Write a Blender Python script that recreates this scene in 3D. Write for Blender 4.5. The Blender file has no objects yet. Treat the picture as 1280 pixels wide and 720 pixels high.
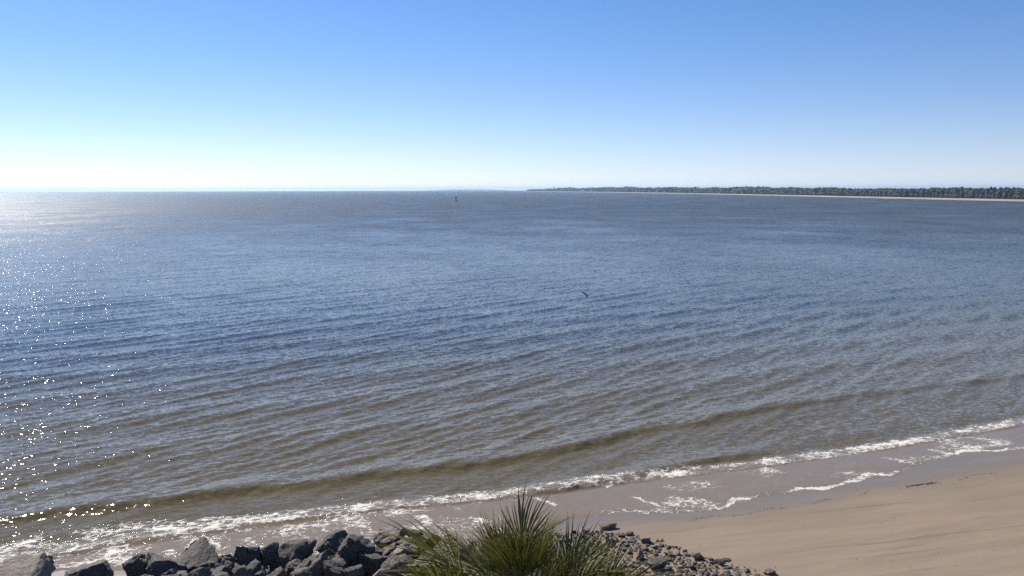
import bpy, math, random
import numpy as np
from mathutils import Vector, Matrix, noise as mnoise

sc = bpy.context.scene
R = math.radians
# ------------------------------------------------------------------ camera
CAM_H, FPX, PITCH, ROLL = 14.0, 1024.0, R(6.9), R(-0.13)
cam_d = bpy.data.cameras.new("camera"); cam = bpy.data.objects.new("camera", cam_d)
sc.collection.objects.link(cam); sc.camera = cam
cam_d.sensor_width = 36.0; cam_d.lens = 36.0 * FPX / 1280.0
cam_d.clip_start = 0.1; cam_d.clip_end = 90000.0
CAM_M = Matrix.Translation((0, 0, CAM_H)) @ Matrix.Rotation(math.pi/2 - PITCH, 4, 'X') @ Matrix.Rotation(ROLL, 4, 'Z')
cam.matrix_world = CAM_M
# ------------------------------------------------------------------ sky, sun, exposure
SUN_AZ, SUN_EL = R(-40.0), R(38.0)            # azimuth from +Y towards +X
world = bpy.data.worlds.new("World"); sc.world = world; world.use_nodes = True
wn, wl = world.node_tree.nodes, world.node_tree.links
bg = wn["Background"]; sky = wn.new("ShaderNodeTexSky"); sky.sky_type = 'NISHITA'
sky.sun_disc = False; sky.sun_elevation = SUN_EL; sky.sun_rotation = SUN_AZ
sky.air_density = 0.62; sky.dust_density = 0.06; sky.ozone_density = 4.0; sky.altitude = 0
tint = wn.new("ShaderNodeMix"); tint.data_type = 'RGBA'; tint.blend_type = 'MULTIPLY'; tint.clamp_result = False
tint.inputs["Factor"].default_value = 1.0; tint.inputs[7].default_value = (0.80, 1.17, 1.43, 1)   # cool white balance
wl.new(sky.outputs[0], tint.inputs[6])
# pale sea haze low in the sky, the same all round the horizon
geo = wn.new("ShaderNodeTexCoord"); sep = wn.new("ShaderNodeSeparateXYZ"); wl.new(geo.outputs["Generated"], sep.inputs[0])
dv = wn.new("ShaderNodeMath"); dv.operation = 'MULTIPLY'; dv.inputs[1].default_value = -1/0.11; wl.new(sep.outputs[2], dv.inputs[0])
ex = wn.new("ShaderNodeMath"); ex.operation = 'EXPONENT'; wl.new(dv.outputs[0], ex.inputs[0])
fa = wn.new("ShaderNodeMath"); fa.operation = 'MULTIPLY'; fa.inputs[1].default_value = 0.78; fa.use_clamp = True; wl.new(ex.outputs[0], fa.inputs[0])
bw = wn.new("ShaderNodeRGBToBW"); wl.new(tint.outputs[2], bw.inputs[0])
pale = wn.new("ShaderNodeMix"); pale.data_type = 'RGBA'; pale.blend_type = 'MULTIPLY'; pale.inputs["Factor"].default_value = 1.0
pale.inputs[7].default_value = (1.06, 1.0, 1.05, 1); wl.new(bw.outputs[0], pale.inputs[6])
hz = wn.new("ShaderNodeMix"); hz.data_type = 'RGBA'; wl.new(fa.outputs[0], hz.inputs["Factor"])
wl.new(tint.outputs[2], hz.inputs[6]); wl.new(pale.outputs[2], hz.inputs[7]); wl.new(hz.outputs[2], bg.inputs[0]); bg.inputs[1].default_value = 0.081
sun_d = bpy.data.lights.new("sun", 'SUN'); sun = bpy.data.objects.new("sun", sun_d)
sc.collection.objects.link(sun)
sun_d.energy = 5.0; sun_d.angle = R(0.55); sun_d.color = (1.0, 0.95, 0.87)
SUN_DIR = Vector((math.sin(SUN_AZ)*math.cos(SUN_EL), math.cos(SUN_AZ)*math.cos(SUN_EL), math.sin(SUN_EL)))
sun.rotation_euler = SUN_DIR.to_track_quat('Z', 'Y').to_euler(); sun.location = (-60, 60, 80)
sc.view_settings.view_transform = 'Standard'; sc.view_settings.look = 'None'
sc.view_settings.exposure = 0.36; sc.view_settings.gamma = 1.0; sc.view_settings.use_curve_mapping = False
sc.cycles.use_denoising = False
sc.cycles.sample_clamp_indirect = 2.5; sc.cycles.blur_glossy = 1.0; sc.cycles.caustics_reflective = False; sc.cycles.caustics_refractive = False; sc.cycles.max_bounces = 6; sc.cycles.volume_bounces = 1

# ------------------------------------------------------------------ helpers
EARTH = 7.2e6                                   # earth radius with refraction
def drop(x, y): return -(x*x + y*y) / (2*EARTH)
def ray(px, py):
    d = CAM_M.to_3x3() @ Vector(((px-640)/FPX, (360-py)/FPX, -1.0)); return d
def ground(px, py, z=0.0):
    d = ray(px, py); t = (z - CAM_H)/d.z; return Vector((d.x*t, d.y*t, z))
def far_ground(px, py, rmax=1e9):
    """first hit of a pixel's ray with the curved sea surface"""
    d = ray(px, py); hh = math.hypot(d.x, d.y); s = -d.z/hh
    disc = s*s - 2*CAM_H/EARTH
    r = EARTH*(s - math.sqrt(disc)) if disc > 0 else rmax
    r = min(r, rmax); x, y = d.x/hh*r, d.y/hh*r
    return Vector((x, y, drop(x, y)))
def height_at(px, py, p):
    """height of a pixel's ray above the place p"""
    d = ray(px, py); return CAM_H + d.z/math.hypot(d.x, d.y)*math.hypot(p.x, p.y)

def link(o, parent=None):
    sc.collection.objects.link(o)
    if parent is not None: o.parent = parent
    return o
def mesh_np(name, V, Fc, smooth=True, attrs=None):
    me = bpy.data.meshes.new(name); V = np.asarray(V, np.float32); Fc = np.asarray(Fc, np.int32)
    n, k = Fc.shape
    me.vertices.add(len(V)); me.vertices.foreach_set("co", V.ravel())
    me.loops.add(n*k); me.loops.foreach_set("vertex_index", Fc.ravel())
    me.polygons.add(n); me.polygons.foreach_set("loop_start", np.arange(0, n*k, k, dtype=np.int32))
    me.polygons.foreach_set("loop_total", np.full(n, k, np.int32))
    me.polygons.foreach_set("use_smooth", np.full(n, smooth, bool))
    for an, av in (attrs or {}).items():
        a = me.attributes.new(an, 'FLOAT', 'POINT'); a.data.foreach_set("value", np.asarray(av, np.float32).ravel())
    me.update(); me.validate(); return me
def grid_faces(nr, nc):
    i = np.arange(nr-1)[:, None]*nc + np.arange(nc-1)[None, :]
    return np.stack([i, i+1, i+nc+1, i+nc], -1).reshape(-1, 4)
def obj(name, me, mat, parent=None):
    o = bpy.data.objects.new(name, me)
    if mat is not None and not me.materials: me.materials.append(mat)
    return link(o, parent)
def tag(o, label=None, cat=None, group=None, kind=None):
    if label: o["label"] = label
    if cat: o["category"] = cat
    if group: o["group"] = group
    if kind: o["kind"] = kind
    return o
def empty(name, loc, rz=0.0):
    o = bpy.data.objects.new(name, None); o.location = loc; o.rotation_euler = (0, 0, rz)
    o.empty_display_size = 0.2; return link(o)
class MB:
    def __init__(s): s.v = []; s.f = []
    def add(s, vs, fs):
        b = len(s.v); s.v += [tuple(v) for v in vs]; s.f += [tuple(i+b for i in f) for f in fs]
    def box(s, c, d):
        x, y, z = c; a, b, h = d[0]/2, d[1]/2, d[2]/2
        vs = [(x+i*a, y+j*b, z+k*h) for k in (-1, 1) for j in (-1, 1) for i in (-1, 1)]
        s.add(vs, [(0,2,3,1), (4,5,7,6), (0,1,5,4), (2,6,7,3), (0,4,6,2), (1,3,7,5)])
    def tube(s, pts, rad, n=8, cap=True):
        pts = [Vector(p) for p in pts]; rings = []
        for i, p in enumerate(pts):
            t = (pts[min(i+1, len(pts)-1)] - pts[max(i-1, 0)]).normalized()
            u = t.cross(Vector((0.3, 0.1, 1)) if abs(t.z) < .9 else Vector((1, 0, 0))).normalized(); w = t.cross(u)
            r = rad[i] if hasattr(rad, '__len__') else rad
            rings.append([p + (u*math.cos(a)+w*math.sin(a))*r for a in [2*math.pi*k/n for k in range(n)]])
        vs = [v for r in rings for v in r]; fs = []
        for i in range(len(pts)-1):
            for k in range(n):
                fs.append((i*n+k, i*n+(k+1) % n, (i+1)*n+(k+1) % n, (i+1)*n+k))
        if cap: fs += [tuple(range(n-1, -1, -1)), tuple((len(pts)-1)*n+k for k in range(n))]
        s.add(vs, fs)
    def build(s, name, mat, parent=None, smooth=False):
        me = bpy.data.meshes.new(name); me.from_pydata(s.v, [], s.f)
        if smooth: me.polygons.foreach_set("use_smooth", [True]*len(me.polygons))
        me.update(); return obj(name, me, mat, parent)

# ------------------------------------------------------------------ node helpers
def new_mat(name):
    m = bpy.data.materials.new(name); m.use_nodes = True
    nt = m.node_tree; return m, nt, nt.nodes["Principled BSDF"]
def nd(nt, t, **kw):
    n = nt.nodes.new(t)
    for k, v in kw.items():
        if k.startswith("i_"):
            key = k[2:]; n.inputs[int(key) if key.isdigit() else key].default_value = v
        else: setattr(n, k, v)
    return n
def math_n(nt, op, a, b=None, c=None, clamp=False):
    n = nt.nodes.new("ShaderNodeMath"); n.operation = op; n.use_clamp = clamp
    for i, v in enumerate((a, b, c)):
        if v is None: continue
        if isinstance(v, (int, float)): n.inputs[i].default_value = v
        else: nt.links.new(v, n.inputs[i])
    return n.outputs[0]
def vmath(nt, op, a, b=None, scale=None):
    n = nt.nodes.new("ShaderNodeVectorMath"); n.operation = op
    for i, v in enumerate((a, b)):
        if v is None: continue
        if isinstance(v, tuple): n.inputs[i].default_value = v
        else: nt.links.new(v, n.inputs[i])
    if scale is not None:
        if isinstance(scale, (int, float)): n.inputs["Scale"].default_value = scale
        else: nt.links.new(scale, n.inputs["Scale"])
    return n.outputs[0]
def mixc(nt, f, a, b):
    n = nt.nodes.new("ShaderNodeMix"); n.data_type = 'RGBA'
    for s, v in ((n.inputs["Factor"], f), (n.inputs[6], a), (n.inputs[7], b)):
        if isinstance(v, (int, float)): s.default_value = v
        elif isinstance(v, tuple): s.default_value = (*v, 1.0)
        else: nt.links.new(v, s)
    return n.outputs[2]
def mapr(nt, v, a, b, c, d, smooth=True):
    n = nt.nodes.new("ShaderNodeMapRange"); n.interpolation_type = 'SMOOTHSTEP' if smooth else 'LINEAR'
    nt.links.new(v, n.inputs[0])
    for i, q in enumerate((a, b, c, d)):
        if isinstance(q, (int, float)): n.inputs[i+1].default_value = q
        else: nt.links.new(q, n.inputs[i+1])
    return n.outputs[0]
def pos(nt, rotz=0.0, scale=(1, 1, 1), loc=(0, 0, 0)):
    g = nt.nodes.new("ShaderNodeNewGeometry"); m = nt.nodes.new("ShaderNodeMapping")
    m.inputs["Rotation"].default_value = (0, 0, rotz)
    nt.links.new(g.outputs["Position"], m.inputs[0])
    m2 = nt.nodes.new("ShaderNodeMapping"); m2.inputs["Scale"].default_value = scale; m2.inputs["Location"].default_value = loc
    nt.links.new(m.outputs[0], m2.inputs[0]); return m2.outputs[0]
def noise(nt, vec, scale, detail=2.0, rough=0.5, dist=0.0):
    n = nd(nt, "ShaderNodeTexNoise", i_Scale=scale, i_Detail=detail, i_Roughness=rough, i_Distortion=dist)
    if vec is not None: nt.links.new(vec, n.inputs["Vector"])
    return n
def attr(nt, name):
    n = nt.nodes.new("ShaderNodeAttribute"); n.attribute_name = name; return n.outputs["Fac"]

# ------------------------------------------------------------------ materials
SH = R(20.0)                                     # direction of the shoreline
def make_water():
    m, nt, b = new_mat("water"); L = nt.links
    foam_a, shal, wind = attr(nt, "foam"), attr(nt, "shallow"), None
    deep = mixc(nt, noise(nt, pos(nt, -SH, (.02, .06, .02)), 1.0, 3).outputs[0], (0.038, 0.036, 0.026), (0.054, 0.047, 0.029))
    mid = mixc(nt, mapr(nt, shal, 0.0, 0.55, 0, 1), deep, (0.125, 0.096, 0.043))
    body = mixc(nt, mapr(nt, shal, 0.55, 0.97, 0, 1), mid, (0.215, 0.163, 0.108))
    # small wind ripples as slopes
    crest = R(-47)
    n1 = noise(nt, pos(nt, crest, (.35, 1.1, 1)), 1.1, 2, .55)
    n2 = noise(nt, pos(nt, crest+R(25), (.45, 1.0, 1), (7, 3, 1)), 3.6, 3, .6)
    n3 = noise(nt, pos(nt, R(-10), (.30, 1.0, 1), (1, 9, 4)), 6.0, 2, .6)
    gust = noise(nt, pos(nt, R(-6), (.028, .022, 1)), 1.0, 4, .55)
    amp = mapr(nt, gust.outputs[0], .32, .68, .80, 1.18, False)
    def slope(n, k): return vmath(nt, 'MULTIPLY', vmath(nt, 'SUBTRACT', n.outputs["Color"], (.5, .5, .5)), (k, k, 0))
    n0 = noise(nt, pos(nt, R(-30), (.9, 1.2, 1), (2, 5, 1)), .11, 3, .6)
    n00 = noise(nt, pos(nt, R(-12), (1.2, .7, 1), (4, 1, 1)), .03, 3, .6)
    s = vmath(nt, 'ADD', vmath(nt, 'ADD', slope(n1, .10), slope(n2, .46)), slope(n3, .46))
    s = vmath(nt, 'ADD', s, vmath(nt, 'SCALE', vmath(nt, 'ADD', vmath(nt, 'ADD', slope(n0, .34), slope(n00, .03)), slope(n1, .50)), scale=mapr(nt, attr(nt, 'chop'), .10, .36, .2, 1.0)))
    n4 = noise(nt, pos(nt, R(-20), (.6, 1.0, 1), (3, 2, 6)), 7.5, 2, .55)
    v4 = vmath(nt, 'SUBTRACT', n4.outputs["Color"], (.5, .5, .5))
    s = vmath(nt, 'ADD', s, vmath(nt, 'MULTIPLY', vmath(nt, 'MULTIPLY', v4, vmath(nt, 'ABSOLUTE', v4)), (5.0, 5.0, 0)))
    calm = mapr(nt, shal, .35, .98, 1.0, .22)
    s = vmath(nt, 'SCALE', s, scale=math_n(nt, 'MULTIPLY', amp, calm))
    g = nt.nodes.new("ShaderNodeNewGeometry")
    nrm = vmath(nt, 'NORMALIZE', vmath(nt, 'ADD', g.outputs["Normal"], s))
    # foam
    fv = pos(nt, -SH, (.7, 1, 1))
    f1 = noise(nt, fv, 3.2, 5, .65, 1.2)
    vo = nd(nt, "ShaderNodeTexVoronoi", feature='DISTANCE_TO_EDGE', i_Scale=3.4)
    fw = noise(nt, fv, 2.0, 3)
    L.new(vmath(nt, 'ADD', fv, vmath(nt, 'SCALE', fw.outputs["Color"], scale=.55)), vo.inputs["Vector"])
    lace = mapr(nt, vo.outputs[0], 0.0, 0.16, 1.0, 0.0)
    pat = math_n(nt, 'ADD', math_n(nt, 'MULTIPLY', f1.outputs[0], .82), math_n(nt, 'MULTIPLY', lace, .18))
    thr = math_n(nt, 'SUBTRACT', 0.93, math_n(nt, 'MULTIPLY', foam_a, .72))
    fm = mapr(nt, math_n(nt, 'SUBTRACT', pat, thr), -.07, .17, 0, .96)
    fm = math_n(nt, 'MULTIPLY', fm, mapr(nt, foam_a, 0.02, .12, 0, 1))
    col = mixc(nt, fm, body, mixc(nt, noise(nt, fv, 5.0, 3).outputs[0], (.80, .77, .70), (.62, .56, .45)))
    L.new(col, b.inputs["Base Color"])
    L.new(math_n(nt, 'MAXIMUM', math_n(nt, 'MULTIPLY', fm, .7), math_n(nt, 'MULTIPLY', attr(nt, 'chop'), amp)), b.inputs["Roughness"])
    b.inputs["IOR"].default_value = 1.25
    fb = nt.nodes.new("ShaderNodeBump"); fb.inputs["Strength"].default_value = .8; fb.inputs["Distance"].default_value = .06
    L.new(math_n(nt, 'MULTIPLY', fm, f1.outputs[0]), fb.inputs["Height"]); L.new(nrm, fb.inputs["Normal"])
    L.new(fb.outputs[0], b.inputs["Normal"]); return m
def make_sand():
    m, nt, b = new_mat("sand"); L = nt.links
    wet = attr(nt, "wet")
    st = noise(nt, pos(nt, -R(17), (.16, 1.3, 1)), 1.0, 5, .62, .4)
    st2 = noise(nt, pos(nt, -R(13), (.10, 2.2, 1), (3, 8, 0)), 1.0, 4, .6, .3)
    gr = noise(nt, pos(nt), 60, 3, .7)
    patch = noise(nt, pos(nt, -SH, (.12, .5, 1), (5, 5, 0)), 1.0, 3)
    c = mixc(nt, mapr(nt, st.outputs[0], .35, .68, 0, 1), (.298, .222, .152), (.246, .183, .126))
    c = mixc(nt, mapr(nt, st2.outputs[0], .58, .68, 0, .60), c, (.13, .10, .08))
    c = mixc(nt, mapr(nt, gr.outputs[0], .3, .7, 0, .22), c, (.16, .125, .09))
    c = mixc(nt, math_n(nt, 'MULTIPLY', wet, .85), c, (.180, .140, .100))
    c = mixc(nt, mapr(nt, patch.outputs[0], .45, .65, 0, .35), c, (.225, .175, .13))
    L.new(c, b.inputs["Base Color"])
    L.new(mapr(nt, wet, 0.3, 1, .85, .30), b.inputs["Roughness"])
    b.inputs["Specular IOR Level"].default_value = .35
    bp = nt.nodes.new("ShaderNodeBump"); bp.inputs["Strength"].default_value = .5; bp.inputs["Distance"].default_value = .05
    hgt = math_n(nt, 'ADD', math_n(nt, 'MULTIPLY', st.outputs[0], .8), math_n(nt, 'MULTIPLY', gr.outputs[0], .12))
    L.new(hgt, bp.inputs["Height"]); L.new(bp.outputs[0], b.inputs["Normal"]); return m
def make_rock(name, c1, c2, c3, sc_=1.0):
    m, nt, b = new_mat(name); L = nt.links
    tc = nt.nodes.new("ShaderNodeTexCoord"); oi = nt.nodes.new("ShaderNodeObjectInfo")
    v = vmath(nt, 'ADD', tc.outputs["Object"], vmath(nt, 'SCALE', (1.0, 1.7, .6), scale=math_n(nt, 'MULTIPLY', oi.outputs["Random"], 60.0)))
    a = noise(nt, v, 2.2*sc_, 6, .65, .3); s = noise(nt, v, 22*sc_, 3, .7); k = noise(nt, v, 7*sc_, 5, .7)
    c = mixc(nt, mapr(nt, a.outputs[0], .35, .65, 0, 1), c1, c2)
    c = mixc(nt, mapr(nt, s.outputs[0], .48, .70, 0, .7), c, c3)
    c = mixc(nt, mapr(nt, k.outputs[0], .58, .66, 0, .55), c, tuple(q*.35 for q in c1))
    hs = nt.nodes.new("ShaderNodeHueSaturation"); L.new(c, hs.inputs["Color"])
    L.new(math_n(nt, 'ADD', .68, math_n(nt, 'MULTIPLY', oi.outputs["Random"], .6)), hs.inputs["Value"])
    L.new(hs.outputs[0], b.inputs["Base Color"]); b.inputs["Roughness"].default_value = .72
    bp = nt.nodes.new("ShaderNodeBump"); bp.inputs["Strength"].default_value = 1.0; bp.inputs["Distance"].default_value = .10/sc_
    L.new(math_n(nt, 'ADD', math_n(nt, 'MULTIPLY', s.outputs[0], .3), k.outputs[0]), bp.inputs["Height"])
    L.new(bp.outputs[0], b.inputs["Normal"]); return m
def make_plain(name, c, rough=.6, var=0.25, scale=3.0, metal=0.0):
    m, nt, b = new_mat(name)
    tc = nt.nodes.new("ShaderNodeTexCoord")
    n = noise(nt, tc.outputs["Object"], scale, 4)
    nt.links.new(mixc(nt, mapr(nt, n.outputs[0], .3, .7, 0, 1), c, tuple(q*(1-var) for q in c)), b.inputs["Base Color"])
    b.inputs["Roughness"].default_value = rough; b.inputs["Metallic"].default_value = metal; return m
def make_leaf(name, c1, c2, c3):
    m, nt, b = new_mat(name); L = nt.links
    oi = nt.nodes.new("ShaderNodeObjectInfo"); at = attr(nt, "seg"); tip = attr(nt, "tip")
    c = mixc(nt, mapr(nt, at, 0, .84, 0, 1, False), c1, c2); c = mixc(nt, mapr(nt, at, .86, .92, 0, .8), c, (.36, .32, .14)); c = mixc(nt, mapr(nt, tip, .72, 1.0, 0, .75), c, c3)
    hs = nt.nodes.new("ShaderNodeHueSaturation"); L.new(c, hs.inputs["Color"])
    L.new(math_n(nt, 'ADD', .7, math_n(nt, 'MULTIPLY', oi.outputs["Random"], .6)), hs.inputs["Value"])
    L.new(hs.outputs[0], b.inputs["Base Color"]); b.inputs["Roughness"].default_value = .46; b.inputs["Specular IOR Level"].default_value = .3
    tr = nt.nodes.new("ShaderNodeBsdfTranslucent"); L.new(hs.outputs[0], tr.inputs[0])
    mx = nt.nodes.new("ShaderNodeMixShader"); mx.inputs[0].default_value = .22
    out = nt.nodes["Material Output"]
    L.new(b.outputs[0], mx.inputs[1]); L.new(tr.outputs[0], mx.inputs[2]); L.new(mx.outputs[0], out.inputs[0]); return m
def make_forest():
    m, nt, b = new_mat("forest"); L = nt.links
    n = noise(nt, pos(nt), .12, 4); n2 = noise(nt, pos(nt), .6, 3)
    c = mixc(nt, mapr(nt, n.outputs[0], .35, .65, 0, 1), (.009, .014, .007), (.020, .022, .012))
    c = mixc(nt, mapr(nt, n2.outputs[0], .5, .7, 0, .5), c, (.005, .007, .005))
    L.new(c, b.inputs["Base Color"]); b.inputs["Roughness"].default_value = .8; return m
M = dict(
    water=make_water(), sand=make_sand(),
    rock=make_rock("dark_granite", (.052, .040, .029), (.092, .075, .058), (.30, .265, .225)),
    rock_tan=make_rock("tan_granite", (.17, .125, .095), (.24, .185, .145), (.32, .27, .22)),
    stone=make_rock("rubble_stone", (.105, .074, .050), (.175, .130, .094), (.29, .235, .18), 4.0),
    stone_dark=make_rock("dark_rubble_stone", (.06, .052, .045), (.10, .085, .072), (.17, .15, .13), 4.0),
    leaf=make_leaf("palm_leaf", (.050, .062, .010), (.165, .155, .028), (.32, .26, .09)),
    dead=make_leaf("dead_palm_leaf", (.22, .16, .09), (.30, .23, .13), (.34, .28, .18)),
    petiole=make_plain("palm_petiole", (.12, .13, .045), .45),
    bark=make_plain("palm_bark", (.17, .14, .11), .9, .45, 9.0),
    forest=make_forest(), trunk=make_plain("far_trunk", (.10, .075, .06), .9),
    far_sand=make_plain("pale_beach_sand", (.33, .285, .24), .9, .15, .02),
    far_soil=make_plain("far_soil", (.10, .085, .06), .95, .3, .02),
    white_wall=make_plain("pale_wall", (.82, .80, .76), .7, .08),
    roof=make_plain("house_roof", (.52, .50, .48), .6, .15), window=make_plain("window_glass", (.05, .06, .07), .15, .1),
    tank=make_plain("tank_paint", (.42, .42, .43), .5, .12, .3), steel=make_plain("steel_legs", (.22, .22, .23), .5, .2),
    buoy=make_plain("buoy_paint", (.035, .055, .05), .5, .3), buoy_steel=make_plain("buoy_steel", (.05, .05, .055), .6, .3),
    wrack=make_plain("dry_seaweed", (.06, .045, .035), .9, .4, 6.0),
    feather=None,
)
def make_bird():
    m, nt, b = new_mat("plumage"); a = attr(nt, "dark")
    nt.links.new(mixc(nt, a, (.30, .28, .26), (.02, .019, .018)), b.inputs["Base Color"]); b.inputs["Roughness"].default_value = .7; return m
M["feather"] = make_bird()

# ------------------------------------------------------------------ shore coordinates
CA, SA = math.cos(SH), math.sin(SH); ORG = (0.0, 36.0)
def to_sd(x, y): return (x-ORG[0])*CA + (y-ORG[1])*SA, -(x-ORG[0])*SA + (y-ORG[1])*CA
def from_sd(s, d): return ORG[0]+s*CA-d*SA, ORG[1]+s*SA+d*CA
def curve(pts, z=0.0):
    q = sorted(to_sd(*ground(px, py, z)[:2]) for px, py in pts)
    xs, ys = np.array([a for a, _ in q]), np.array([b for _, b in q])
    def smooth(s):                      # interpolate with light smoothing
        return (np.interp(s-.8, xs, ys) + 2*np.interp(s, xs, ys) + np.interp(s+.8, xs, ys))/4
    return smooth
C_FOAM = curve([(-200, 735), (0, 706), (100, 690), (180, 676), (260, 666), (330, 656), (400, 646), (520, 633), (640, 623), (700, 615), (750, 608), (800, 603), (880, 593), (940, 586), (1000, 578), (1060, 570), (1120, 560), (1200, 546), (1280, 531), (1400, 505)])
C_EDGE = curve([(-200, 760), (0, 730), (100, 712), (200, 712), (330, 704), (400, 699), (480, 692), (560, 682), (640, 672), (690, 660), (720, 648), (750, 645), (800, 643), (850, 647), (880, 643), (900, 635), (915, 637), (930, 628), (1000, 618), (1040, 612), (1100, 598), (1125, 594), (1150, 582), (1200, 568), (1280, 562), (1400, 540)], .08)
C_WET = curve([(0, 745), (480, 690), (700, 668), (800, 660), (870, 653), (900, 648), (960, 641), (1030, 630), (1090, 616), (1190, 603), (1280, 586), (1400, 565)], .15)
C_SWELL = curve([(-200, 668), (0, 652), (100, 637), (200, 627), (350, 609), (450, 597), (600, 580), (700, 562), (800, 541), (900, 521), (1000, 505), (1100, 490), (1280, 470)])
C_SWELL2 = curve([(500, 640), (640, 620), (690, 614), (760, 601), (830, 589), (880, 579), (920, 571), (1000, 556), (1100, 540), (1280, 515)])
def vnoise(x, y, seed=0):
    """cheap smooth value noise, numpy"""
    xi, yi = np.floor(x).astype(np.int64), np.floor(y).astype(np.int64); xf, yf = x-xi, y-yi
    def h(a, b):
        n = (a*374761393 + b*668265263 + seed*974711) & 0xffffffff
        n = ((n ^ (n >> 13))*1274126177) & 0xffffffff
        return ((n ^ (n >> 16)) & 0xffff)/65535.0
    u, w = xf*xf*(3-2*xf), yf*yf*(3-2*yf)
    return (h(xi, yi)*(1-u)+h(xi+1, yi)*u)*(1-w) + (h(xi, yi+1)*(1-u)+h(xi+1, yi+1)*u)*w
def sstep(x, a, b):
    t = np.clip((x-a)/(b-a), 0, 1); return t*t*(3-2*t)
def sand_z(x, y):
    s, d = to_sd(x, y)
    z = np.where(d > 0, -0.055*d, -0.042*d)
    z = np.maximum(z, -4.0) + 1.6*sstep(-d, 14, 26) 
    z = z + 0.03*(vnoise(s*.25, d*.9, 3)-.5)*sstep(-d, 1, 6) + .012*(vnoise(s*.9, d*3.5, 4)-.5)*sstep(-d, 2, 5)
    return np.where(z > 5, 5, z)

# ------------------------------------------------------------------ beach
def build_sand():
    def axis(a, b, st, far):
        core = np.arange(a, b+st/2, st); ext = np.array([2, 6, 15, 40, 100, 300, 900, 2500]); ext = ext[ext < far]
        return np.concatenate([(a-ext)[::-1], core, b+ext])
    xs, ys = axis(-42, 60, .3, 3000), axis(8, 56, .18, 3000)
    ys = ys[ys < 300]
    X, Y = np.meshgrid(xs, ys); Z = sand_z(X, Y) + drop(X, Y)
    s, d = to_sd(X, Y)
    e = C_EDGE(s); w = C_WET(s)
    wet = 1 - sstep(-(d-e), 0, np.maximum(e-w, .5)*2.2+.4*vnoise(s*.4, d*.5, 8))*.85
    wet = np.clip(wet - .15*sstep(-(d-w), .6, 6) + .15*(vnoise(s*.3, d*.8, 9)-.5), 0, 1)
    me = mesh_np("beach", np.stack([X, Y, Z], -1).reshape(-1, 3), grid_faces(*X.shape), True, {"wet": wet})
    tag(obj("beach", me, M["sand"]), "smooth tan sand beach, wet and grey beside the water", kind="structure")
build_sand()

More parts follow.
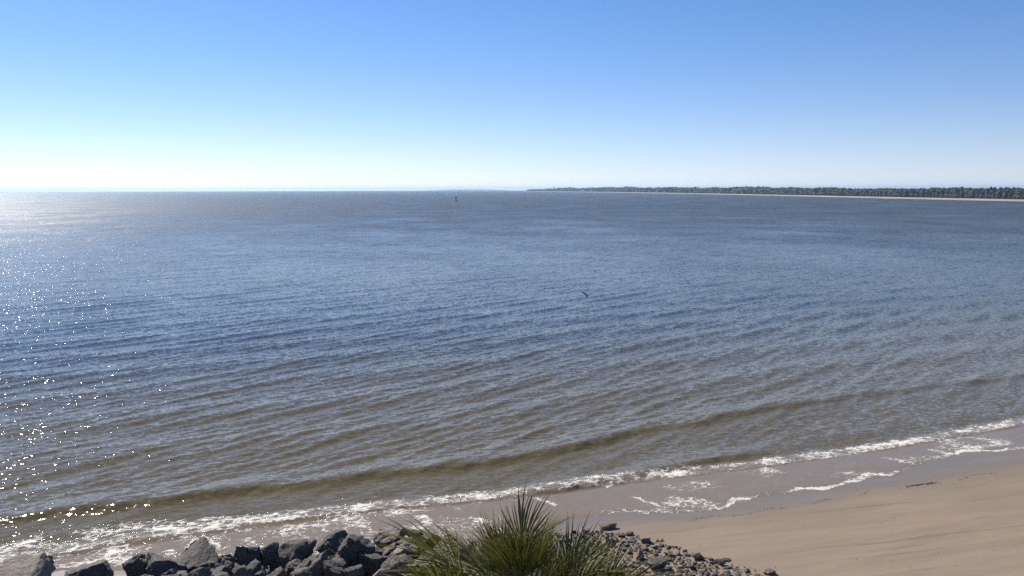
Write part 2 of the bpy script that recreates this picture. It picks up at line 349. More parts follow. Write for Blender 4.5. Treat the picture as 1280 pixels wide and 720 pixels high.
# ------------------------------------------------------------------ sea
def build_sea():
    rng = np.random.default_rng(7)
    rs = [24.0]
    while rs[-1] < 14600:
        r = rs[-1]; rs.append(min(r + min(max(.055, .62*r*r/(CAM_H*819)), r*.05), 14600.0))
    rs = np.array(rs); dr = np.gradient(rs)
    core = np.arange(R(-38), R(38), .0015)
    side = np.concatenate([np.arange(R(38.2), R(50), .006), np.arange(R(50), R(125), .03)])
    th = np.concatenate([-side[::-1], core, side]); dth = np.gradient(th)
    T, RR = np.meshgrid(th, rs); X, Y = RR*np.sin(T), RR*np.cos(T)
    s, d = to_sd(X, Y); DR = np.broadcast_to(dr[:, None], X.shape)
    dF = d - C_FOAM(s) ; dE = d - C_EDGE(s)
    h = np.zeros_like(X)
    # wind waves, crests running about 47 degrees to the view
    def waves(n, l0, l1, ang, spread, rms, sharp):
        nonlocal h
        lam = np.exp(rng.uniform(math.log(l0), math.log(l1), n)); a = lam*rng.uniform(.6, 1.4, n)
        a *= rms*math.sqrt(2)/math.sqrt(np.sum((2*math.pi*a/lam)**2))
        for L_, A in zip(lam, a):
            al = R(ang) + rng.normal(0, R(spread)); nx, ny = math.sin(al), -math.cos(al)
            al2 = al
            ph = 2*math.pi/L_*(X*nx + Y*ny) + rng.uniform(0, 6.28)
            ph = ph + sharp*.6*np.sin(X*.05*rng.uniform(.6, 1.4)+Y*.04+rng.uniform(0, 6))
            fade = 1 - sstep(DR*(2.6), L_*.55, L_)
            wv = np.sin(ph); wv = wv - sharp*.16*np.cos(2*ph)
            h += A*wv*fade
    waves(26, 1.3, 3.1, 47, 5, .052, 1.0)
    waves(8, 3.8, 7.0, 42, 5, .013, .6)
    waves(16, .7, 1.3, 45, 12, .064, .6)
    waves(16, .35, .7, 36, 28, .050, .3)
    grp = .65 + .7*vnoise(X*.035, Y*.03, 12)
    h *= grp*(.22 + .78*sstep(dF, .5, 9.0))
    # the swells that shoal along the beach
    def swell(c, amp, wf, wb, env):
        q = d - c(s) + .35*(vnoise(s*.35, s*0, 21)-.5)
        return amp*env*np.where(q < 0, np.exp(-(q/wf)**2), np.exp(-(q/wb)**2))
    h += swell(C_SWELL, .20, .55, 1.5, (1-.55*sstep(s, 6, 34))*(.8+.4*vnoise(s*.3, s*0, 5)))
    h += swell(C_SWELL2, .17, .42, 1.2, sstep(s, -1, 3)*(1-.85*sstep(s, 11, 17)))
    h += .045*np.sin((d-C_SWELL(s))*2*math.pi/7.5+1)*sstep(d-C_SWELL(s), 2, 8)*(1-sstep(d, 40, 80))
    # roller and thin swash sheet
    nz = vnoise(s*2.2, d*3, 31); nz2 = vnoise(s*7, d*8, 32)
    roll = np.where(dF < 0, np.exp(-(dF/.30)**2), np.exp(-(dF/.75)**2))
    h += roll*(.04+.08*nz+.05*nz2)
    sz = sand_z(X, Y)
    edge = dE + .5*(vnoise(s*1.1, s*0, 41)-.5) + .22*(vnoise(s*3.3, s*0, 42)-.5)
    film = sz + .004 + .022*sstep(edge, 0, .5)
    h = np.where(dF < .6, np.maximum(h*sstep(dF, -1.2, .6), film), np.maximum(h, film))
    h = np.where(edge < 0, sz - .02 + np.maximum(edge, -1.5)*.25, h)
    Z = h + drop(X, Y)
    # foam amounts
    left = (1 - sstep(s, -17, -10))*.75
    band = sstep(dF, -.18, .02)*(1-sstep(dF, .75+1.3*left, 1.9+2.2*left))
    foam = band*(.66+.45*(nz-.5)+.30*(vnoise(s*.7, d*.6, 33)-.5)-.04*left)
    foam = np.maximum(foam, .34*sstep(dF, -.1, .2)*(1-sstep(dF, 1.5, 3.6))*vnoise(s*.5, d*.9, 51))
    w = .14+.40*vnoise(s*.8, s*0, 61)+.18*vnoise(s*2.3, s*0, 62)
    edge_on = sstep(s, .5, 3)
    foam = np.maximum(foam, (.80+.2*nz)*sstep(edge, 0, .05)*(1-sstep(edge, w*.6, w*1.7))*edge_on*(.45+.75*vnoise(s*.45, s*0, 66)))
    zone = sstep(edge, .05, .3)*(1-sstep(dF, -.2, .1))
    foam = np.maximum(foam, zone*(.46*vnoise(s*.9, d*1.4, 71)+.34*sstep(vnoise(s*.42+d*.25, d*.55, 72), .52, .8)))
    foam = np.maximum(foam, zone*(1-sstep(s, -6, 4))*(.30+.46*vnoise(s*1.1+d*.4, d*1.6, 91)))
    for px, py, ln, wd in ((810, 630, 1.3, .22), (265, 676, 1.4, .17), (530, 650, 1.0, .45), (460, 660, .6, .25), (1130, 578, 1.0, .5), (410, 664, .6, .2), (680, 628, 1.0, .3), (1175, 566, .8, .45), (310, 675, .5, .25), (355, 668, .4, .35), (600, 652, .6, .5), (215, 690, .5, .4), (140, 700, .5, .8)):
        g = ground(px, py, .05); ps, pd = to_sd(g.x, g.y); u = (s-ps)+.35*(d-pd)+.3*(vnoise(d*2.5, s*1.2, 77)-.5)
        foam = np.maximum(foam, .78*np.exp(-(u/wd)**2-((d-pd)/ln)**4)*(dF < .2)*(edge > 0))
    for px, py, rr, k in ((465, 588, 1.6, .40), (585, 603, 1.1, .38), (700, 590, 1.0, .25), (170, 655, 2.5, .34), (60, 665, 2.2, .38), (300, 645, 1.6, .30), (795, 460, .35, .45)):
        g = ground(px, py); foam = np.maximum(foam, k*np.exp(-(((X-g.x)/rr)**2+((Y-g.y)/(rr*.6))**2)))
    q2 = d-C_SWELL2(s); foam = np.maximum(foam, .58*sstep(s, 2, 5)*(1-sstep(s, 12, 13.5))*np.exp(-((q2+.75)/.35)**2)*vnoise(s*1.3, d, 81)*1.4)
    foam[edge < 0] = 0
    chop = (.075 + .295*sstep(np.log(RR), math.log(60), math.log(800)))*(1-.5*sstep(-dF, -2, .5))
    shallow = np.clip(1 - sstep(dF, -.3, 1.8)*.45 - sstep(dF, 1.0, 60)*.55, 0, 1)
    me = mesh_np("sea", np.stack([X, Y, Z], -1).reshape(-1, 3), grid_faces(*X.shape)[:, ::-1], True, {"foam": foam, "shallow": shallow, "chop": chop})
    tag(obj("water", me, M["water"]), "rippled grey-brown sea reflecting blue sky, foam along the beach", kind="structure")
build_sea()

# ------------------------------------------------------------------ boulders and rubble
def ico(sub):
    import bmesh
    bm = bmesh.new(); bmesh.ops.create_icosphere(bm, subdivisions=sub, radius=1.0)
    v = np.array([p.co[:] for p in bm.verts]); f = np.array([[q.index for q in p.verts] for p in bm.faces]); bm.free(); return v, f
ICO = {k: ico(k) for k in (1, 2, 3, 4, 5)}
def rock_mesh(name, seed, sub=4, dims=(1, 1, 1), cuts=14, rough=.035, flat_top=False, chip=.0):
    rg = np.random.default_rng(seed); v, f = ICO[sub]; v = v.copy()
    pl = []
    for i in range(cuts):
        n = rg.normal(size=3); n /= np.linalg.norm(n); pl.append((n, rg.uniform(.40, .78)))
    if flat_top:
        n = np.array([rg.normal(0, .18), rg.normal(0, .18), 1.0]); pl.append((n/np.linalg.norm(n), .5))
    for n, k in pl:
        t = v @ n; o = t > k
        v[o] -= np.outer(t[o]-k, n)
    off = Vector(rg.uniform(-50, 50, 3))
    for i, p in enumerate(v):
        q = Vector(p)
        cell = mnoise.cell(q*2.6+off+Vector((.3, .3, .3))*mnoise.noise(q*3+off)) - .5
        v[i] = p*(1 + chip*cell + rough*mnoise.fractal(q*2.2+off, .8, 2.1, 5) - rough*1.5*max(0, .22-abs(mnoise.noise(q*1.7-off)))/.22 + rough*.5*abs(mnoise.noise(q*8+off)))
    v = v*(np.array(dims)*.5/np.maximum(np.abs(v).max(0), 1e-6))
    me = mesh_np(name, v, f, True)
    return me
def place_rock(name, me, mat, px, py, cz, rz=0, tilt=(0, 0)):
    g = ground(px, py, cz); o = obj(name, me, mat); o.location = g; o.rotation_euler = (tilt[0], tilt[1], rz); return o
PXM = 30.6/FPX                                  # metres per pixel at the rocks
# px centre, py centre, width px, height px (as seen), height of centre, depth factor, tilt, seed, material, label
BOULD = [
    (367, 688, 58, 50, 1.15, 1.0, (.12, -.10), 11, "rock", "largest dark boulder of the rock pile, its peak highest against the wet sand"),
    (451, 697, 54, 58, 1.05, 1.1, (.0, .05), 23, "rock", "broad dark boulder with pale flat top and black shaded front"),
    (412, 682, 48, 36, 1.00, 1.0, (.25, -.25), 35, "rock", "tilted grey slab boulder between the two largest dark boulders"),
    (334, 694, 34, 44, 0.95, 1.0, (.0, -.55), 42, "rock", "steep leaning dark slab against the largest boulder's seaward side"),
    (310, 697, 36, 38, 0.90, 1.0, (.1, .1), 51, "rock", "furrowed grey boulder with cracks running down its face"),
    (283, 708, 34, 36, 1.00, 1.0, (.3, .1), 64, "rock", "dark angular boulder below the flat pale slab in the rock pile"),
    (247, 697, 58, 22, 0.85, 1.2, (.15, .05), 72, "rock", "flat pale-topped slab lying across the rock pile"),
    (203, 709, 54, 38, 0.85, 1.0, (.05, .1), 83, "rock", "dark grey boulder between the flat pale slab and the black jagged boulder"),
    (168, 711, 34, 36, 0.85, 1.0, (.1, -.15), 95, "rock", "black jagged boulder with bright chipped crest beside the foam"),
    (121, 716, 62, 30, 0.75, 1.0, (.05, .0), 106, "rock", "long rough boulder with white foam washing up behind it"),
    (30, 722, 76, 26, 0.65, 1.2, (.05, .04), 117, "rock_tan", "smooth flat grey slab half surrounded by white foam"),
    (488, 672, 40, 22, 0.75, 1.0, (.2, -.2), 128, "rock_tan", "reddish brown block at the sea edge of the pile by the palm"),
    (504, 693, 32, 32, 1.05, 1.0, (.2, .3), 139, "rock_tan", "rounded pinkish tan boulder touching the palm fronds"),
    (520, 668, 34, 18, 0.65, 1.0, (-.2, .2), 148, "rock", "thin dark slab leaning behind the palm fronds on the wet sand"),
    (484, 711, 40, 26, 1.15, 1.0, (.3, -.5), 153, "rock", "dark splintered slab leaning on the broad pale-topped boulder"),
    (512, 680, 30, 26, 0.95, 1.0, (.2, .35), 177, "rock", "dark broken boulder behind the pinkish tan boulder at the palm's side"),
    (536, 677, 34, 24, 0.80, 1.0, (.1, -.3), 185, "rock", "dark boulder half hidden by the palm's outer frond tips"),
    (545, 697, 36, 30, 1.05, 1.0, (-.1, .2), 193, "rock_tan", "brown boulder showing through the lowest palm fronds beside the pile"),
    (415, 713, 36, 34, 1.25, 1.0, (.1, .2), 161, "rock", "dark knobbly boulder below the tilted grey slab"),
]
SHORT = ["the peaked largest boulder", "the broad pale-topped boulder", "the tilted grey slab", "the steep leaning slab", "the furrowed boulder", "the boulder below the flat slab",
         "the flat pale slab", "the grey boulder next to the flat slab", "the black jagged boulder", "the long rough boulder", "the smooth slab in the foam", "the reddish brown block",
         "the pinkish tan boulder", "the thin slab behind the palm", "the splintered slab", "the broken boulder by the palm", "the boulder behind the frond tips", "the brown boulder under the fronds", "the knobbly boulder"]
ANCH = []
for px, py, w, hh, cz, dep, tl, seed, mt, lab in BOULD:
    wm, hm = w*PXM*1.08, hh*PXM*1.04
    me = rock_mesh("boulder", seed, 5, (wm, wm*.85*dep, hm), 11, .06, True, .06)
    o = place_rock("boulder", me, M[mt], px, py, cz, 0, tl)
    ANCH.append((o.location.x, o.location.y)); tag(o, lab, "boulder", "boulders of the rock revetment")
random.seed(5)
bank = [rock_mesh("boulder", 300+i, 4, (1, random.uniform(.7, 1), random.uniform(.55, .85)), 9, .06, False, .07) for i in range(8)]
spots = [(o.location.x, o.location.y, max(o.dimensions)*.22) for o in bpy.data.objects if o.name.startswith("boulder")]
nfill = 0
for k in range(4200):
    t = random.uniform(-.35, 1.60); off = random.uniform(-.5, 3.3)
    x = -15.0 + t*10.8 + off*.12; y = 27.0 + min(t, .75)*3.1 - off
    if x > 2.2 + .25*off: continue
    r = random.uniform(.22, .5) if off < .7 else random.uniform(.35, .85)
    if any((x-a)**2+(y-b)**2 < (c+r*.42)**2*.30 for a, b, c in spots): continue
    spots.append((x, y, r*.5))
    dark = random.random() < .82
    o = obj("boulder", random.choice(bank), M["rock"] if dark else M["rock_tan"])
    s_ = r*random.uniform(1.1, 1.5); o.scale = (s_, s_, s_)
    o.location = (x, y, float(sand_z(np.array(x), np.array(y))) + .22*s_ + min(max(off, 0), 2.2)*.30)
    o.rotation_euler = (random.uniform(-.5, .5), random.uniform(-.5, .5), random.uniform(0, 6.28))
    near = min(range(len(ANCH)), key=lambda q: (ANCH[q][0]-x)**2+(ANCH[q][1]-y)**2)
    size = "smaller" if s_ < .75 else "medium-sized"
    tag(o, f"{size} {'dark grey' if dark else 'tan'} boulder wedged beside {SHORT[near]}", "boulder", f"{size} {'dark' if dark else 'tan'} boulders beside {SHORT[near]}"); nfill += 1
    if nfill > 290: break
# rubble spread beside the palm, on the dry side of the beach
stones = [rock_mesh("rubble_stone", 500+i, 3 if i < 6 else 2, (1, random.uniform(.55, .95), random.uniform(.3, .7)), 8, .12) for i in range(14)]
NAMED = [
    (760, 658, 26, 11, "stone", 0.05, "flat pale-edged stone alone at the top of the rubble, nearest the swash"),
    (787, 667, 13, 5, "stone_dark", 0.0, "small flat dark stone just beyond the rubble's edge on wet sand"),
    (808, 676, 16, 11, "stone", 0.2, "squarish brown stone at the sand-side edge of the rubble"),
    (872, 697, 18, 15, "stone", 0.3, "pointed tan stone with dark shaded face at the rubble's outer edge"),
    (900, 704, 14, 10, "stone", -.3, "pale stone among outlying pebbles on the open sand"),
    (908, 699, 12, 4, "stone_dark", 0.1, "thin dark sliver of stone out on open sand"),
    (962, 715, 17, 8, "stone", .2, "lone tan stone farthest out on the dry sand"),
    (820, 710, 26, 18, "stone_dark", .15, "biggest dark block of the rubble, casting a black shadow"),
    (800, 697, 18, 16, "stone", .8, "upright brown stone in the middle of the rubble"),
    (764, 680, 17, 13, "stone", .5, "pale rounded stone near the palm tips in the rubble"),
]
SHORT_ST = ["the flat stone by the swash", "the flat dark stone on wet sand", "the squarish brown edge stone", "the pointed tan stone", "the pale outlying stone", "the dark sliver of stone",
            "the lone outermost stone", "the biggest dark block", "the upright brown stone", "the pale stone by the palm tips"]
taken = []
for px, py, w, hh, mt, rz, lab in NAMED:
    g = ground(px, py, .35); z = float(sand_z(np.array(g.x), np.array(g.y))); g = ground(px, py, z+.05); z = float(sand_z(np.array(g.x), np.array(g.y)))
    wm = w*PXM; hm = hh*PXM
    me = rock_mesh("rubble_stone", int(px*3+py), 4, (wm, wm*.7, hm), 14, .06)
    o = obj("rubble_stone", me, M[mt]); o.location = (g.x, g.y, z+hm*.28); o.rotation_euler = (.1, rz*.4, rz)
    tag(o, lab, "stone", "rubble stones beside the palm"); taken.append((g.x, g.y, wm*.45))
random.seed(9)
poly = [(742, 662), (790, 668), (838, 678), (862, 690), (905, 700), (960, 716), (975, 740), (700, 740), (640, 715), (640, 675)]
def inside(x, y, P):
    c = False
    for i in range(len(P)):
        (x1, y1), (x2, y2) = P[i], P[i-1]
        if (y1 > y) != (y2 > y) and x < (x2-x1)*(y-y1)/(y2-y1)+x1: c = not c
    return c
bits = []; cand = []; count = 0
while count < 9000:
    count += 1
    px, py = random.uniform(640, 985), random.uniform(655, 738)
    if not inside(px, py, poly): continue
    # distance from the open-sand edge thins the stones
    edge_px = np.interp(py, [655, 668, 680, 690, 700, 716, 740], [742, 790, 838, 862, 905, 960, 975])
    k = (edge_px - px)/100.0
    if random.random() > .10 + .95*min(max(k, 0), 1)**.7: continue
    g = ground(px, py, .4); z = float(sand_z(np.array(g.x), np.array(g.y))); g = ground(px, py, z)
    size = random.choice([.07, .08, .09, .10, .12, .14, .17, .21, .30]) * random.uniform(.8, 1.2) * (.6 if k < .15 else 1)
    cand.append((size, g.x, g.y, z))
cand.sort(reverse=True); n_st = 0
for size, x, y, z in cand:
    if any((x-a)**2+(y-b)**2 < (c+size*.38)**2 for a, b, c in taken): continue
    taken.append((x, y, size*.40))
    if n_st < 285:
        brown = random.random() < .7
        o = obj("rubble_stone", random.choice(stones), M["stone"] if brown else M["stone_dark"])
        o.scale = (size,)*3; o.location = (x, y, z+size*random.uniform(.02, .18))
        o.rotation_euler = (random.uniform(-.4, .4), random.uniform(-.4, .4), random.uniform(0, 6.28))
        near = min(range(len(SHORT_ST)), key=lambda q: (taken[q][0]-x)**2+(taken[q][1]-y)**2)
        kind_ = ("larger" if size > .17 else "small") + (" brown" if brown else " blackish")
        tag(o, f"{kind_} rubble stone lying near {SHORT_ST[near]}", "stone", f"{kind_} rubble stones near {SHORT_ST[near]}"); n_st += 1
    else: bits.append((x, y, z, size))
def scatter_bits(name, pts, mat, seed, flat=.5):
    rg = np.random.default_rng(seed); v, f = ICO[1]; V = []; Fs = []
    for i, (x, y, z, sz_) in enumerate(pts):
        w = v*(1+rg.uniform(-.28, .28, (len(v), 1)))*np.array([rg.uniform(.8, 1.3), rg.uniform(.5, .9), rg.uniform(.3, .7)*flat*2])*sz_*.5
        a = rg.uniform(0, 6.28); c, s_ = math.cos(a), math.sin(a)
        w = np.stack([w[:, 0]*c-w[:, 1]*s_, w[:, 0]*s_+w[:, 1]*c, w[:, 2]], -1) + np.array([x, y, z+sz_*.12])
        Fs.append(f+len(V)*len(v)); V.append(w)
    return obj(name, mesh_np(name, np.concatenate(V), np.concatenate(Fs), False), mat)
random.seed(14)
for i in range(500):
    px, py = random.uniform(740, 990), random.uniform(662, 722)
    if inside(px, py, poly):
        g = ground(px, py, .4); z = float(sand_z(np.array(g.x), np.array(g.y))); g = ground(px, py, z); bits.append((g.x, g.y, z, random.uniform(.04, .09)))
for i in range(46):
    px, py = random.uniform(830, 1280), random.uniform(640, 720); g = ground(px, py, .4)
    s_, d_ = to_sd(g.x, g.y)
    if d_ < C_WET(s_)-.3: bits.append((g.x, g.y, float(sand_z(np.array(g.x), np.array(g.y))), random.uniform(.025, .06)))
tag(scatter_bits("gravel", bits, M["stone"], 3), "fine brown gravel scattered between the rubble stones", "gravel", kind="stuff")
# wrack line of dark seaweed bits
wr = []
random.seed(21)
for i in range(420):
    s_ = random.uniform(5, 34); d_ = float(C_WET(np.array(s_))) + random.gauss(0, .05) + .15*math.sin(s_*2.1)
    if vnoise(np.array(s_*.8), np.array(0.0), 90) < .42: continue
    x, y = from_sd(s_, d_); wr.append((x, y, float(sand_z(np.array(x), np.array(y)))-.004, random.uniform(.02, .08)))
for i in range(60):
    s_ = 18.3+random.gauss(0, .5); d_ = float(C_WET(np.array(s_))) + random.gauss(0, .06)
    x, y = from_sd(s_, d_); wr.append((x, y, float(sand_z(np.array(x), np.array(y)))-.004, random.uniform(.05, .13)))
tag(scatter_bits("seaweed_wrack", wr, M["wrack"], 8, .2), "thin broken line of dark seaweed along the wet sand", "seaweed", kind="stuff")

# ------------------------------------------------------------------ palm
def frond_mesh(name, seed, L=1.0, nseg=24, droop=.12, spread=118, stem=.75):
    rg = np.random.default_rng(seed); V = []; Fq = []; seg = []; tip = []
    ts = np.array([.03, .28, .5, .74, 1.0])
    for i in range(nseg):
        u = (i+.5)/nseg*2-1; phi = R(spread)*u + rg.normal(0, .02)
        ln = L*(.70+.30*math.cos(phi*.75))*rg.uniform(.78, 1.10)
        dphi = R(spread)*2/nseg; w0 = min(ln*.47*math.tan(dphi/2), .024)
        costa = .30*L*math.exp(-(phi/.9)**2)           # the rib runs into the blade
        dro = droop*rg.uniform(.4, 2.0) + (.55*rg.uniform() if rg.uniform() < .16 else 0); bend = rg.normal(0, .05); colr = rg.uniform(0, 1)
        base = len(V)
        for t in ts:
            r = t*ln; ph = phi + bend*max(t-.5, 0)
            cx = math.sin(ph)*r; cy = stem + costa*(1-abs(u))*.5 + math.cos(ph)*r
            w = min(t*ln*math.tan(dphi/2), w0)*(1 if t < .5 else max(0.03, (1-t)/.5)**.8)
            cup = .30*abs(math.sin(phi*.5))*r*.6 - .06*r
            z = cup - dro*ln*(max(t-.35, 0)**2)*1.8
            nx, ny = math.cos(ph), -math.sin(ph)
            fold = w*.55
            V += [(cx-nx*w, cy-ny*w, z), (cx, cy, z-fold), (cx+nx*w, cy+ny*w, z)]
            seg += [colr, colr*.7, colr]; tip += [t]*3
        for k in range(len(ts)-1):
            a = base+k*3
            Fq += [(a, a+1, a+4, a+3), (a+1, a+2, a+5, a+4)]
    return mesh_np(name, V, Fq, False, {"seg": seg, "tip": tip})
def stem_mesh(stem):
    mb = MB(); mb.tube([(0, 0, 0), (0, stem*.5, .03), (0, stem, .0), (0, stem+.25, -.03)], [.028, .018, .014, .006], 6)
    me = bpy.data.meshes.new("petiole"); me.from_pydata(mb.v, [], mb.f); me.update(); return me
def build_palm():
    base = ground(650, 718, 7.75); bx, by = base.x, base.y; gz = float(sand_z(np.array(bx), np.array(by)))
    root = empty("palm_tree", (bx, by, gz)); top = 6.97 - gz
    tag(root, "green fan palm with spiky fronds standing in front of the rock pile", "palm tree")
    mb = MB(); rgt = random.Random(3); pts = []; rad = []
    n = 40
    for i in range(n+1):
        t = i/n; pts.append((.10*math.sin(t*2.2), .06*math.sin(t*3), t*(top-.05))); rad.append(.17+.015*(i % 2)+.04*(1-t)**3+.03*max(0, t-.85)/.15)
    mb.tube(pts, rad, 14); mb.build("trunk", M["bark"], root, True)
    tx, ty = pts[-1][0], pts[-1][1]
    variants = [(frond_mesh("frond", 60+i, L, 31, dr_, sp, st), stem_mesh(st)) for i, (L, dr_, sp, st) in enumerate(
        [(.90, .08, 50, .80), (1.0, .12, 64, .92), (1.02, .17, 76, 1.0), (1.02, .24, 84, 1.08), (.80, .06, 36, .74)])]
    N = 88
    for i in range(N):
        t = (i+.5)/N; az = i*2.39996 + rgt.uniform(-.6, .6)
        el = R(82 - 96*t**.72 + rgt.uniform(-18, 18))
        vi = 4 if t < .12 else (0 if t < .32 else (1 if t < .58 else (2 if t < .8 else 3)))
        me, sm = variants[vi]
        yv = Vector((math.cos(az)*math.cos(el), math.sin(az)*math.cos(el), math.sin(el)))
        side = Vector((-math.sin(az), math.cos(az), 0)); xv = yv.cross(Vector((0, 0, 1))).normalized() if abs(yv.z) < .995 else side
        zv = xv.cross(yv).normalized()
        mtx = Matrix((xv, yv, zv)).transposed().to_4x4() @ Matrix.Rotation(rgt.uniform(-1.25, 1.25), 4, 'Y')
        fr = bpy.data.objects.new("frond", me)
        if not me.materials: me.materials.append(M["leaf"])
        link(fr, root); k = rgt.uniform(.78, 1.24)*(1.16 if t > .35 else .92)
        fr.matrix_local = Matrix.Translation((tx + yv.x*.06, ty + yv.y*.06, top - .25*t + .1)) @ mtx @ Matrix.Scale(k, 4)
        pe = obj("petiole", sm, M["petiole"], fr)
    dm, ds = frond_mesh("dead_frond", 90, .85, 20, .45, 120, .7), stem_mesh(.7)
    for i in range(12):
        az = i*2.1+.3; el = R((-48 if i < 7 else -8)+rgt.uniform(-14, 14))
        yv = Vector((math.cos(az)*math.cos(el), math.sin(az)*math.cos(el), math.sin(el))); xv = yv.cross(Vector((0, 0, 1))).normalized(); zv = xv.cross(yv)
        fr = obj("dead_frond", dm, M["dead"], root)
        fr.matrix_local = Matrix.Translation((tx, ty, top-.3)) @ Matrix((xv, yv, zv)).transposed().to_4x4()
        tag(fr, "dry tan hanging frond"); obj("petiole", ds, M["dead"], fr)
build_palm()

# ------------------------------------------------------------------ far shore
SHORE = [(655, 239.6, 236.9), (672, 239.7, 236.2), (690, 239.8, 235.0), (720, 240.1, 234.8), (760, 240.6, 234.0), (790, 241.1, 234.2), (830, 241.8, 234.4), (870, 242.5, 235.2), (905, 243.3, 234.6), (950, 244.4, 236.0), (990, 245.3, 236.0), (1050, 246.7, 236.4), (1110, 248.2, 237.5), (1150, 249.0, 236.4), (1200, 250.2, 237.4), (1240, 251.1, 237.6), (1280, 252.0, 237.3), (1340, 253.4, 237.4), (1420, 255.2, 237.0)]
def build_far():
    rg = np.random.default_rng(17)
    P = []; Ht = []
    for px, yb, yt in SHORE:
        p = far_ground(px, yb, 5600 + max(0, 672-px)*30); P.append(p); Ht.append(max(height_at(px, yt, p) - p.z, 2))
    Px = np.array([p.x for p in P]); Py = np.array([p.y for p in P]); Ht = np.array(Ht)
    print("far shore", [(round(p.x), round(p.y), round(h, 1)) for p, h in zip(P, Ht)])
    # land: beach rising to a low bank, reaching inland
    tt = np.linspace(0, len(P)-1, 260); X = np.interp(tt, range(len(P)), Px); Y = np.interp(tt, range(len(P)), Py)
    dx, dy = np.gradient(X), np.gradient(Y); l = np.hypot(dx, dy); nx, ny = -dy/l, dx/l     # inland normal
    sgn = np.sign(np.mean(nx)); nx, ny = nx*sgn, ny*sgn
    beach_w = 4+7*vnoise(tt*1.3, tt*0, 5)
    rows = [(0, -.6), (.35, .35), (1, 1.1), (1.25, 1.9)]
    def strip(rows, name, mat, lab):
        V = []
        for k, z in rows:
            x, y = X+nx*beach_w*k, Y+ny*beach_w*k; V.append(np.stack([x, y, z+drop(x, y)], -1))
        V = np.array(V); return tag(obj(name, mesh_np(name, V.reshape(-1, 3), grid_faces(V.shape[0], V.shape[1]), True), mat), lab, kind="structure")
    strip(rows, "far_beach", M["far_sand"], "thin pale strip of sand along the wooded far shore")
    strip([(1.25, 1.88), (4, 2.6), (14, 3), (60, 3)], "far_land", M["far_soil"], "low wooded land across the water")
    # forest as one mass
    v, f = ICO[2]; V = []; Fs = []; nv = 0
    seglen = np.hypot(np.diff(Px), np.diff(Py))
    for i in range(len(P)-1):
        rr = math.hypot(Px[i], Py[i]); px_len = max(abs(SHORE[i+1][0]-SHORE[i][0]), 1)
        n = int(px_len*9.0)
        for k in range(n):
            t = rg.uniform(); pxk = SHORE[i][0]*(1-t)+SHORE[i+1][0]*t; hgt = (Ht[i]*(1-t)+Ht[i+1]*t); j = (i+t)/(len(P)-1)*259; a = int(min(j, 258)); 
            dep = rg.uniform(0, 1)**1.4*75 + 1.6*np.interp(j, range(260), beach_w)
            x = np.interp(j, range(260), X) + nx[a]*dep; y = np.interp(j, range(260), Y) + ny[a]*dep
            if dep < 45 and min(abs(pxk-q) for q in (728, 739, 746, 795, 804, 811, 820, 829)) < 3.2: continue
            hh = hgt*rg.uniform(.74, 1.0)*(.78+.22*vnoise(np.array(i*3+t*3.), np.array(dep*.02), 8)*1.0)*(1+.04*(dep > 30))
            hh *= .80+.34*float(vnoise(np.array((SHORE[i][0]*(1-t)+SHORE[i+1][0]*t)*.16), np.array(dep*.03), 44))
            if dep < 26 and rg.uniform() < .35: hh *= rg.uniform(.35, .7)
            cr = hh*rg.uniform(.26, .46)*min(max(rr/1500, .8), 1.25)
            x += nx[a]*cr*.9; y += ny[a]*cr*.9
            q = v*(1+rg.normal(0, .17, (len(v), 1)))*np.array([cr, cr, hh*.30])
            V.append(q + np.array([x, y, hh*.70+2+drop(x, y)])); Fs.append(f+nv); nv += len(v)
            # skirt of lower foliage and trunk mass below the crown
            q = v*(1+rg.normal(0, .16, (len(v), 1)))*np.array([cr*1.15, cr*1.15, hh*.38])
            V.append(q + np.array([x, y, hh*.30+2+drop(x, y)])); Fs.append(f+nv); nv += len(v)
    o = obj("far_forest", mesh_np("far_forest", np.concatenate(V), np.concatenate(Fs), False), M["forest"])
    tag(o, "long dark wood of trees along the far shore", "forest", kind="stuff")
    def on_shore(px, inland=30):
        j = np.interp(px, [q[0] for q in SHORE], np.arange(len(P)))/(len(P)-1)*259; a = int(j)
        x = np.interp(j, range(260), X)+nx[a]*inland; y = np.interp(j, range(260), Y)+ny[a]*inland
        return Vector((x, y, 2.0+drop(x, y)))
    # houses in front of the wood
    for px, wpx, lab in ((728, 3.6, "long white beach house at the foot of the far wood, widest of the white houses"), (739, 2.8, "white beach house beside the widest white house across the water"),
                         (746, 1.6, "tiny cream house third in the row of white houses on the far shore"), (795, 1.8, "small pale house standing apart on the far shore between two groups"), (804, 1.4, "narrow white house at the head of the second group on the far shore"),
                         (811, 2.2, "broad white house in the second group on the far shore"), (820, 2.6, "pale house with wide front, end of the second group across the water"), (829, 1.8, "dim cottage past the second group of far shore houses")):
        p = on_shore(px, 5.0); dist = p.length; w = wpx/FPX*dist; hgt = min(1.5/FPX*dist, 7.5)
        rz = math.atan2(-p.x, p.y); root = empty("beach_house", p, rz); tag(root, lab, "house", "houses on the far shore")
        m1 = MB(); m1.box((0, 0, hgt/2), (w, w*.5, hgt)); m1.build("wall", M["white_wall"], root)
        m2 = MB(); a, b2 = w*.54, w*.30
        m2.add([(-a, -b2, hgt), (a, -b2, hgt), (a, b2, hgt), (-a, b2, hgt), (-a*.9, 0, hgt*1.45), (a*.9, 0, hgt*1.45)], [(0, 1, 5, 4), (2, 3, 4, 5), (1, 2, 5), (3, 0, 4), (0, 3, 2, 1)])
        m2.build("roof", M["roof"], root)
        for q in (-.3, 0, .3):
            m3 = MB(); m3.box((q*w, -w*.25-.05, hgt*.5), (w*.1, .12, hgt*.4)); m3.build("window", M["window"], root)
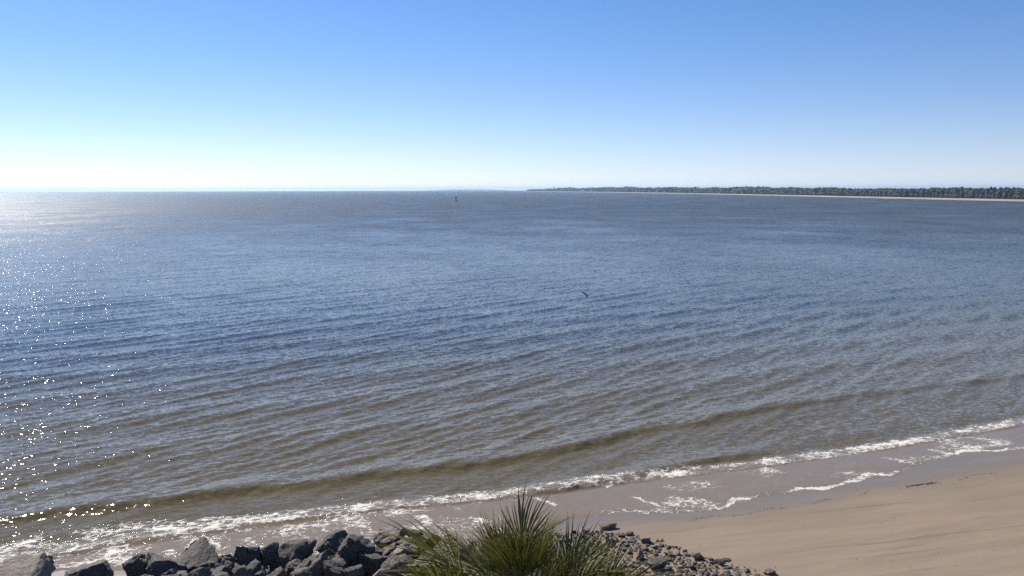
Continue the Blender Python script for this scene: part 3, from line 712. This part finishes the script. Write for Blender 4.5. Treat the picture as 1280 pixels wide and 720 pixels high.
    # water tower
    def tower(px, ytop, tank_px, name, lab, inland=60):
        p = on_shore(px, inland); topz = height_at(px, ytop, p) - p.z; dist = p.length; r = tank_px/FPX*dist/2
        root = empty(name, p); tag(root, lab, "tower")
        th = r*.9; m1 = MB(); prof = [(0.0, .15), (.15, .6), (.45, 1.0), (.7, 1.0), (.9, .7), (1.0, .05)]
        m1.tube([(0, 0, topz-th*1.3+q*th*1.3) for q, _ in prof], [r*w for _, w in prof], 20); m1.build("tank", M["tank"], root, True)
        for k in range(4):
            a = math.pi/4+k*math.pi/2; m2 = MB(); m2.tube([(math.cos(a)*r*.9, math.sin(a)*r*.9, 0), (math.cos(a)*r*.7, math.sin(a)*r*.7, topz-th*.8)], max(r*.09, .35), 6); m2.build("leg", M["steel"], root)
        m3 = MB(); m3.tube([(0, 0, 0), (0, 0, topz-th*1.2)], max(r*.16, .5), 8); m3.build("riser_pipe", M["steel"], root)
    tower(915, 232.3, 3.4, "water_tower", "grey water tower rising above the far wood")
    tower(679, 233.0, 1.6, "water_tower", "tiny water tower near the far tip of the wooded point")
    p = on_shore(851, 50); topz = height_at(851.5, 233.4, p)-p.z; root = empty("broken_pine_tree", p); tag(root, "leaning bare pine poking above the far wood", "tree")
    m1 = MB(); lean = topz*.12; m1.tube([(0, 0, 0), (lean*.4, 0, topz*.6), (lean, 0, topz)], [.9, .8, .4], 7); m1.build("trunk", M["trunk"], root)
    for k in range(5):
        z = topz*(.80+.045*k); m2 = MB(); m2.tube([(lean*z/topz, 0, z), (lean*z/topz+2.2*math.cos(k*2.4), 2*math.sin(k*2.4), z+1.2)], [.5, .25], 5); m2.build("branch", M["trunk"], root)
    # the faint island beyond the horizon
    V = []; Fs = []; nv = 0; v1, f1 = ICO[1]
    for k in range(420):
        px = rg.uniform(536, 634); d_ = ray(px, 238.2); hh = math.hypot(d_.x, d_.y); r0 = rg.uniform(12500, 13300)
        x, y = d_.x/hh*r0, d_.y/hh*r0
        taper = min(1, (px-528)/40, (640-px)/30); top = height_at(px, 237.0+.25*rg.uniform(-1, 1), Vector((x, y, 0)))
        z0 = drop(x, y); hgt = (top - z0)*max(taper, .35)
        q = v1*(1+rg.normal(0, .10, (len(v1), 1)))*np.array([45, 45, hgt*.5]); V.append(q+np.array([x, y, z0+hgt*.5])); Fs.append(f1+nv); nv += len(v1)
    tag(obj("distant_island_wood", mesh_np("distant_island_wood", np.concatenate(V), np.concatenate(Fs), False), M["forest"]), "faint blue wooded island low on the horizon", "forest", kind="stuff")
build_far()

# ------------------------------------------------------------------ buoy and bird
def build_buoy():
    p = far_ground(570, 251.4); root = empty("channel_buoy", p)
    tag(root, "dark channel buoy standing alone in open water near the horizon", "buoy")
    s = p.length/1000*1.12
    m = MB(); m.tube([(0, 0, -.6*s), (0, 0, .0), (0, 0, .7*s), (0, 0, .95*s)], [1.4*s, 1.7*s, 1.7*s, 1.3*s], 20); m.build("float", M["buoy"], root)
    for k in range(4):
        a = math.pi/4+k*math.pi/2; m = MB(); m.tube([(math.cos(a)*1.15*s, math.sin(a)*1.15*s, .95*s), (math.cos(a)*.7*s, math.sin(a)*.7*s, 4.2*s)], .18*s, 6); m.build("tower_leg", M["buoy_steel"], root)
    m = MB(); m.tube([(0, 0, 2.6*s), (0, 0, 4.3*s)], [.95*s, .8*s], 12); m.build("radar_reflector", M["buoy"], root)
    m = MB(); m.tube([(0, 0, 4.25*s), (0, 0, 4.35*s)], .95*s, 12); m.build("platform", M["buoy_steel"], root)
    m = MB(); m.tube([(0, 0, 4.35*s), (0, 0, 4.7*s), (0, 0, 5.0*s), (0, 0, 5.3*s)], [.4*s, .5*s, .5*s, .2*s], 12); m.build("lantern", M["buoy_steel"], root)
build_buoy()
def build_bird():
    p = ground(733.5, 370.2, .75)
    V = []; Fq = []; dk = []
    # body rings along +X (head at +X)
    prof = [(-.34, .004, .0), (-.26, .045, .0), (-.14, .075, -.005), (0, .092, -.012), (.12, .082, -.005), (.19, .052, .012), (.235, .050, .028), (.275, .042, .032), (.30, .022, .028), (.36, .009, .018), (.385, .002, .012)]
    n = 12
    for x, r, z in prof:
        for k in range(n):
            a = 2*math.pi*k/n; yy = r*math.cos(a)*(2.0 if x < -.2 else 1); zz = z+r*math.sin(a)*(.45 if x < -.2 else .9)
            V.append((x, yy, zz)); dk.append(1.0 if (math.sin(a) > -.35 or x > .29 or x < -.2) else .15)
    for i in range(len(prof)-1):
        for k in range(n): Fq.append((i*n+k, i*n+(k+1) % n, (i+1)*n+(k+1) % n, (i+1)*n+k))
    # wings: two raised, jointed at the wrist
    for sgn in (-1, 1):
        st = [(.05, .10, .25, .045), (.24, .13, .23, .17), (.40, .11, .20, .29), (.54, .02, .145, .41), (.66, -.10, .075, .52), (.74, -.20, .012, .58)]
        b0 = len(V)
        for yy, xo, ch, zz in st:
            for q, th in ((.5, 0), (.2, .014), (-.5, 0), (.2, -.008)):
                V.append((xo+ch*q-.02, sgn*yy, zz+th)); dk.append(1.0 if yy > .5 or th >= 0 else .7)
        for i in range(len(st)-1):
            for k in range(4):
                a, b_ = b0+i*4+k, b0+i*4+(k+1) % 4; Fq.append((a, b_, b_+4, a+4) if sgn > 0 else (b_, a, a+4, b_+4))
    o = obj("seagull", mesh_np("seagull", V, Fq, True, {"dark": dk}), M["feather"])
    o.location = p; o.rotation_euler = (R(10), R(-24), R(76)); o.scale = (1.2,)*3
    tag(o, "dark seabird flying low over the water with wings raised", "bird")
build_bird()

# ------------------------------------------------------------------ haze
def build_haze():
    m = bpy.data.materials.new("haze"); m.use_nodes = True; nt = m.node_tree
    nt.nodes.remove(nt.nodes["Principled BSDF"])
    pv = nt.nodes.new("ShaderNodeVolumePrincipled"); pv.inputs["Color"].default_value = (.56, .77, 1.0, 1)
    pv.inputs["Density"].default_value = 9.0e-5; pv.inputs["Anisotropy"].default_value = .35
    nt.links.new(pv.outputs[0], nt.nodes["Material Output"].inputs["Volume"])
    mb = MB(); mb.box((0, 0, 11.0), (30400, 30400, 56)); o = mb.build("haze", m)
    tag(o, "thin blue sea haze over the whole view", "haze", kind="stuff")
build_haze()
